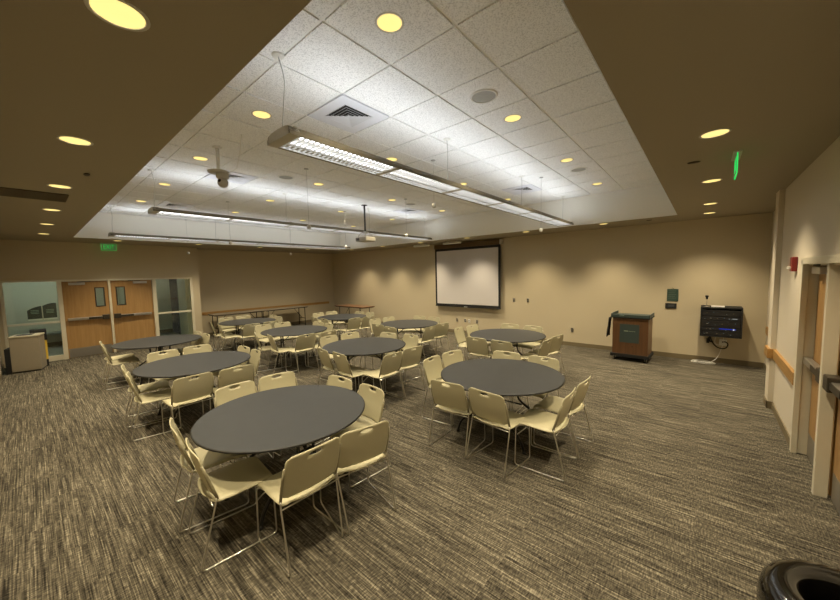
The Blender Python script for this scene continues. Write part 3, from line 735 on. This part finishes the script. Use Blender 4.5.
# ------------------------------------------------------------------ round tables
RT = .727; ZTOP = .742
def make_round():
    r = thing('round_table', '', 'table', (0, 0, 0), 0, 'round banquet tables')
    bm = bmn(); lathe(bm, [(0, ZTOP-.001), (RT-.012, ZTOP-.001), (RT-.008, ZTOP-.002)], seg=96, smooth=False)
    lathe(bm, [(0, ZTOP-.026), (RT-.02, ZTOP-.026)], seg=96, smooth=False); obj('tabletop', bm, M_top, r)
    bm = bmn(); lathe(bm, [(RT-.010, ZTOP-.0015), (RT-.004, ZTOP-.001), (RT, ZTOP-.005), (RT, ZTOP-.016), (RT-.006, ZTOP-.020), (RT-.03, ZTOP-.026)], seg=96); obj('edge_band', bm, M_edge, r)
    bm = bmn()
    for s in (-1, 1): box(bm, -.42, .42, s*.30-.015, s*.30+.015, ZTOP-.06, ZTOP-.027)
    box(bm, -.015, .015, -.32, .32, ZTOP-.06, ZTOP-.027)
    obj('support_rail', bm, M_black, r)
    for s in (-1, 1):
        bm = bmn(); X = s*.30
        for t in (-1, 1):
            pts = [(X, t*.075, ZTOP-.05), (X, t*.075, .45), (X, t*.10, .34), (X, t*.25, .26), (X, t*.38, .16), (X, t*.43, .02), (X, t*.43, .012)]
            tube(bm, [pts[0]]+smooth_path(pts[1:], 2), .0145, 8)
        tube(bm, [(X, -.075, .46), (X, .075, .46)], .012, 8); tube(bm, [(X, -.14, .29), (X, .14, .29)], .010, 8)
        lg = obj('leg_frame', bm, M_black, r)
        for t in (-1, 1):
            bm = bmn(); tube(bm, [(X, t*.43, 0), (X, t*.43, .03)], .02, 10); obj('foot_cap', bm, M_blk, lg)
        bm = bmn(); tube(bm, [(X, 0, .46), (s*.05, 0, ZTOP-.06)], .009, 6); obj('brace', bm, M_black, lg)
    return r
tabs = dict(A=(-2.917, 1.463), B=(-1.868, 3.668), C=(-2.96, 6.10), D=(-4.57, 3.81), E=(-5.735, 1.547), F=(-8.43, 1.66), G=(-9.93, 4.03), I=(-7.25, 3.97), J=(-8.40, 6.16), K=(-5.67, 6.19))
tlabel = dict(A='nearest dark round table, largest in the picture', B='dark round table at right, first in front of the lectern side of the room',
    C='dark round table closest to the lectern and back wall', D='dark round table in the room centre, right behind the nearest one',
    E='dark round table left of the nearest one, parallel with it', F='dark round table directly in front of the wooden double doors',
    G='dark round table beside the long tables on the left wall', I='dark round table left of the central one, before the far corner',
    J='dark round table nearest the far left corner and brown table', K='dark round table below the projector screen')
tshort = dict(A='the nearest round table', B='the right front round table', C='the round table nearest the lectern', D='the central round table', E='the second round table at left',
    F='the round table before the double doors', G='the round table by the left wall', I='the round table left of the central one', J='the round table in the far left corner', K='the round table below the screen')
trot = dict(A=.05, B=pi/2, C=pi/2, D=.8, E=0, F=.1, G=.9, I=.8, J=.8, K=.7)
rt = make_round()
for n_, (k, (x, y)) in enumerate(tabs.items()):
    if n_ == 0: rt.location = (x, y, 0); rt.rotation_euler.z = trot[k]; rt['label'] = tlabel[k]
    else: dup(rt, (x, y, 0), trot[k], tlabel[k])

# ------------------------------------------------------------------ chairs
def make_chair():
    r = thing('stacking_chair', '', 'chair', (0, 0, 0), 0, 'chairs around the round tables')
    # seat shell; front is +y
    prof = [(.232, .405), (.230, .425), (.218, .442), (.19, .450), (.13, .450), (.06, .445), (-.01, .441), (-.08, .438), (-.14, .438), (-.18, .441), (-.208, .447), (-.226, .456)]
    bm = bmn(); nu = 14; rows = []
    for i, (y, z) in enumerate(prof):
        hw = .223 if i < 8 else .223-.005*(i-7)
        if i == 0: hw = .198
        if i == 1: hw = .215
        if i == len(prof)-1: hw = .165
        if i == len(prof)-2: hw = .190
        row = []
        for k in range(nu+1):
            u = -1+2*k/nu
            zz_ = z + (.010*abs(u)**3 if i > 3 else 0) - (.012*max(0, abs(u)-.86)/.14)
            yy = y + (.03*abs(u)**2.5 if i >= 9 else 0)*((i-8)/3)
            row.append(bm.verts.new((u*hw, yy, zz_)))
        rows.append(row)
    for a, b in zip(rows[:-1], rows[1:]):
        for k in range(nu): bm.faces.new((a[k], a[k+1], b[k+1], b[k])).smooth = True
    obj('seat', bm, M_plastic, r, solid=.008)
    # backrest with hand hole
    z0, z1, W = .480, .794, .214; nu, nv = 24, 18; bm = bmn(); V = {}
    cz = .761; ea, eb = .058, .0150
    for j in range(nv+1):
        v = j/nv; z = z0+(z1-z0)*v
        rr = .047; hw = W
        if z > z1-rr: hw = W-rr+sqrt(max(0, rr*rr-(z-(z1-rr))**2))
        rb = .04
        if z < z0+rb: hw = W-rb+sqrt(max(0, rb*rb-(z0+rb-z)**2))
        for k in range(nu+1):
            u = -1+2*k/nu; V[j, k] = [u*hw, z]
    # snap the hole
    jr = [j for j in range(nv+1) if abs(z0+(z1-z0)*j/nv-cz) < .0185+.004]
    ja, jb = min(jr), max(jr); ka, kb = nu//2-3, nu//2+3
    for j in range(ja, jb+1):
        for k in range(ka, kb+1):
            if j in (ja, jb) or k in (ka, kb):
                dx = (k-nu/2)/3; dz = (j-(ja+jb)/2)/((jb-ja)/2); l = hypot(dx, dz)
                V[j, k] = [ea*dx/l*(1.0 if abs(dx) < 1 else 1.0), cz+eb*dz/l]
    vv = {}
    for (j, k), (x, z) in V.items():
        t = (z-z0)/(z1-z0); y = -.190-.084*t-.010*sin(pi*t)+.024*(x/W)**2
        vv[j, k] = bm.verts.new((x, y, z+.005*(1-(x/W)**2)*t))
    for j in range(nv):
        for k in range(nu):
            if ja <= j < jb and ka <= k < kb: continue
            bm.faces.new((vv[j, k], vv[j, k+1], vv[j+1, k+1], vv[j+1, k])).smooth = True
    loose = [v for v in bm.verts if not v.link_faces]
    bmesh.ops.delete(bm, geom=loose, context='VERTS')
    obj('backrest', bm, M_plastic, r, solid=.007)
    for s in (-1, 1):
        bm = bmn()
        tube(bm, bend([(s*.19, .12, .428), (s*.224, .17, .430), (s*.228, .205, .40), (s*.230, .215, .007), (s*.234, -.285, .007), (s*.226, -.175, .42), (s*.221, -.165, .47)], .035, 5), .0060, 8)
        sf = obj('side_frame', bm, M_chrome, r)
        bm = bmn(); tube(bm, [(s*.218, -.158, .46), (s*.219, -.180, .53), (s*.219, -.213, .64), (s*.217, -.236, .72)], [.010, .011, .011, .008], 8); obj('back_post', bm, M_sleeve, r)
    bm = bmn(); tube(bm, bend([(-.228, .19, .33), (-.21, .10, .42), (.21, .10, .42), (.228, .19, .33)], .03), .005, 6); obj('crossbar', bm, M_chrome, r)
    bm = bmn(); tube(bm, [(-.226, -.19, .425), (.226, -.19, .425)], .005, 6); obj('crossbar', bm, M_chrome, r)
    return r
chair = make_chair()
PI2 = pi/2
# side: outward direction; each entry (dx, dy, twist in degrees) is the middle of the back's top edge from the table's centre
CH = dict(
 A=[('-X', -1.03, -.05, 4), ('-X', -1.03, .43, -8), ('+Y', -.28, .83, 3), ('+Y', .27, .83, -4), ('+X', .94, .17, -14), ('+X', .90, -.25, -1), ('-Y', .18, -.80, -6), ('-Y', -.36, -.78, -9)],
 B=[('-X', -1.05, -.04, 5), ('-X', -1.03, .43, -9), ('+Y', -.34, .88, 4), ('+Y', .21, .88, -3), ('-Y', -.25, -.73, 4), ('-Y', .24, -.73, -6), ('+X', .91, -.31, 2), ('+X', .92, .17, -3)],
 C=[('+Y', -.39, .98, 3), ('+Y', .15, .97, -4), ('-X', -1.03, .35, -6), ('-X', -1.08, -.12, 8), ('-Y', -.20, -.86, 0), ('-Y', .31, -.88, -6), ('+X', .92, -.31, -3), ('+X', .94, .16, -10)],
 D=[('-X', -1.05, -.04, 4), ('-X', -1.01, .45, -7), ('+Y', -.31, .90, 5), ('+Y', .22, 1.0, -5), ('-Y', -.17, -.77, -10), ('-Y', .33, -.78, -8), ('+X', 1.03, -.30, 3), ('+X', 1.0, .18, -5)],
 E=[('-X', -1.08, -.17, 2), ('-X', -1.11, .33, -2), ('+Y', -.28, .81, 3), ('+Y', .20, .80, -5), ('-Y', .22, -.78, -8), ('-Y', -.34, -.78, -8), ('+X', .99, -.30, 3), ('+X', 1.02, .19, -3)],
 F=[('-Y', -.0, -.84, -6), ('-Y', -.50, -.82, -6), ('+Y', -.22, .74, 3), ('+Y', .31, .73, 0)],
 G=[('-X', -1.06, -.22, 2), ('-X', -1.12, .30, -2), ('+Y', -.36, .92, 4), ('+Y', .25, .82, -6), ('-Y', -.18, -.89, -14), ('-Y', .38, -.90, -12), ('+X', 1.10, -.35, 0), ('+X', 1.05, .16, 3)],
 I=[('-X', -1.19, -.20, 3), ('-X', -1.14, .28, -3), ('+Y', -.36, .87, 6), ('+Y', .16, .84, -6), ('-Y', -.06, -.88, -22), ('-Y', .44, -.81, -12), ('+X', 1.06, -.32, 2), ('+X', 1.12, .17, 4)],
 J=[('-X', -1.12, -.12, 2), ('-X', -1.10, .37, -3), ('+Y', -.20, .86, 6), ('+Y', .30, .88, -5), ('-Y', -.2, -.85, -8), ('-Y', .3, -.85, -8), ('+X', .99, -.30, 2), ('+X', 1.05, .17, -3)],
 K=[('+Y', -.46, .96, 4), ('+Y', .06, .97, -3), ('-X', -1.10, -.18, 4), ('-X', -1.06, .30, -5), ('-Y', -.30, -.80, 0), ('-Y', .24, -.92, -8), ('+X', 1.01, -.38, 3), ('+X', .94, .16, -10)])
ang = {'+X': -PI2, '-X': PI2, '+Y': 0, '-Y': pi}     # rotation so that the chair's back (-y) points outward
sname = {'+X': 'near-right', '-X': 'far-left', '+Y': 'far-right', '-Y': 'near-left'}
firstc = True
for k, lst in CH.items():
    tx, ty = tabs[k]
    for sd in ('+X', '-X', '+Y', '-Y'):
        pr = [c for c in lst if c[0] == sd]
        pr.sort(key=lambda c: c[2] if sd[1] == 'X' else c[1])
        for q, (s_, dx, dy, tw) in enumerate(pr):
            out = {'+X': 0, '-X': pi, '+Y': PI2, '-Y': -PI2}[sd] + radians(tw)
            rz = out + PI2          # local -y points along 'out'
            bx, by = tx+dx, ty+dy
            lx_, ly_ = bx-.262*cos(out), by-.262*sin(out)
            for _ in range(20):          # the back stays clear of the table's rim
                pts = [(lx_+.232*cos(out)+u*sin(out), ly_+.232*sin(out)-u*cos(out)) for u in (-.23, -.12, 0, .12, .23)]
                if min(hypot(px-tx, py-ty) for px, py in pts) > RT+.012: break
                lx_ += .006*cos(out); ly_ += .006*sin(out)
            lab = 'beige chair, %s of the %s pair at %s' % ('left' if q == 0 else 'right', sname[sd], tshort[k])
            if firstc:
                chair.location = (lx_, ly_, 0); chair.rotation_euler.z = rz; chair['label'] = lab; firstc = False
            else: dup(chair, (lx_, ly_, 0), rz, lab)
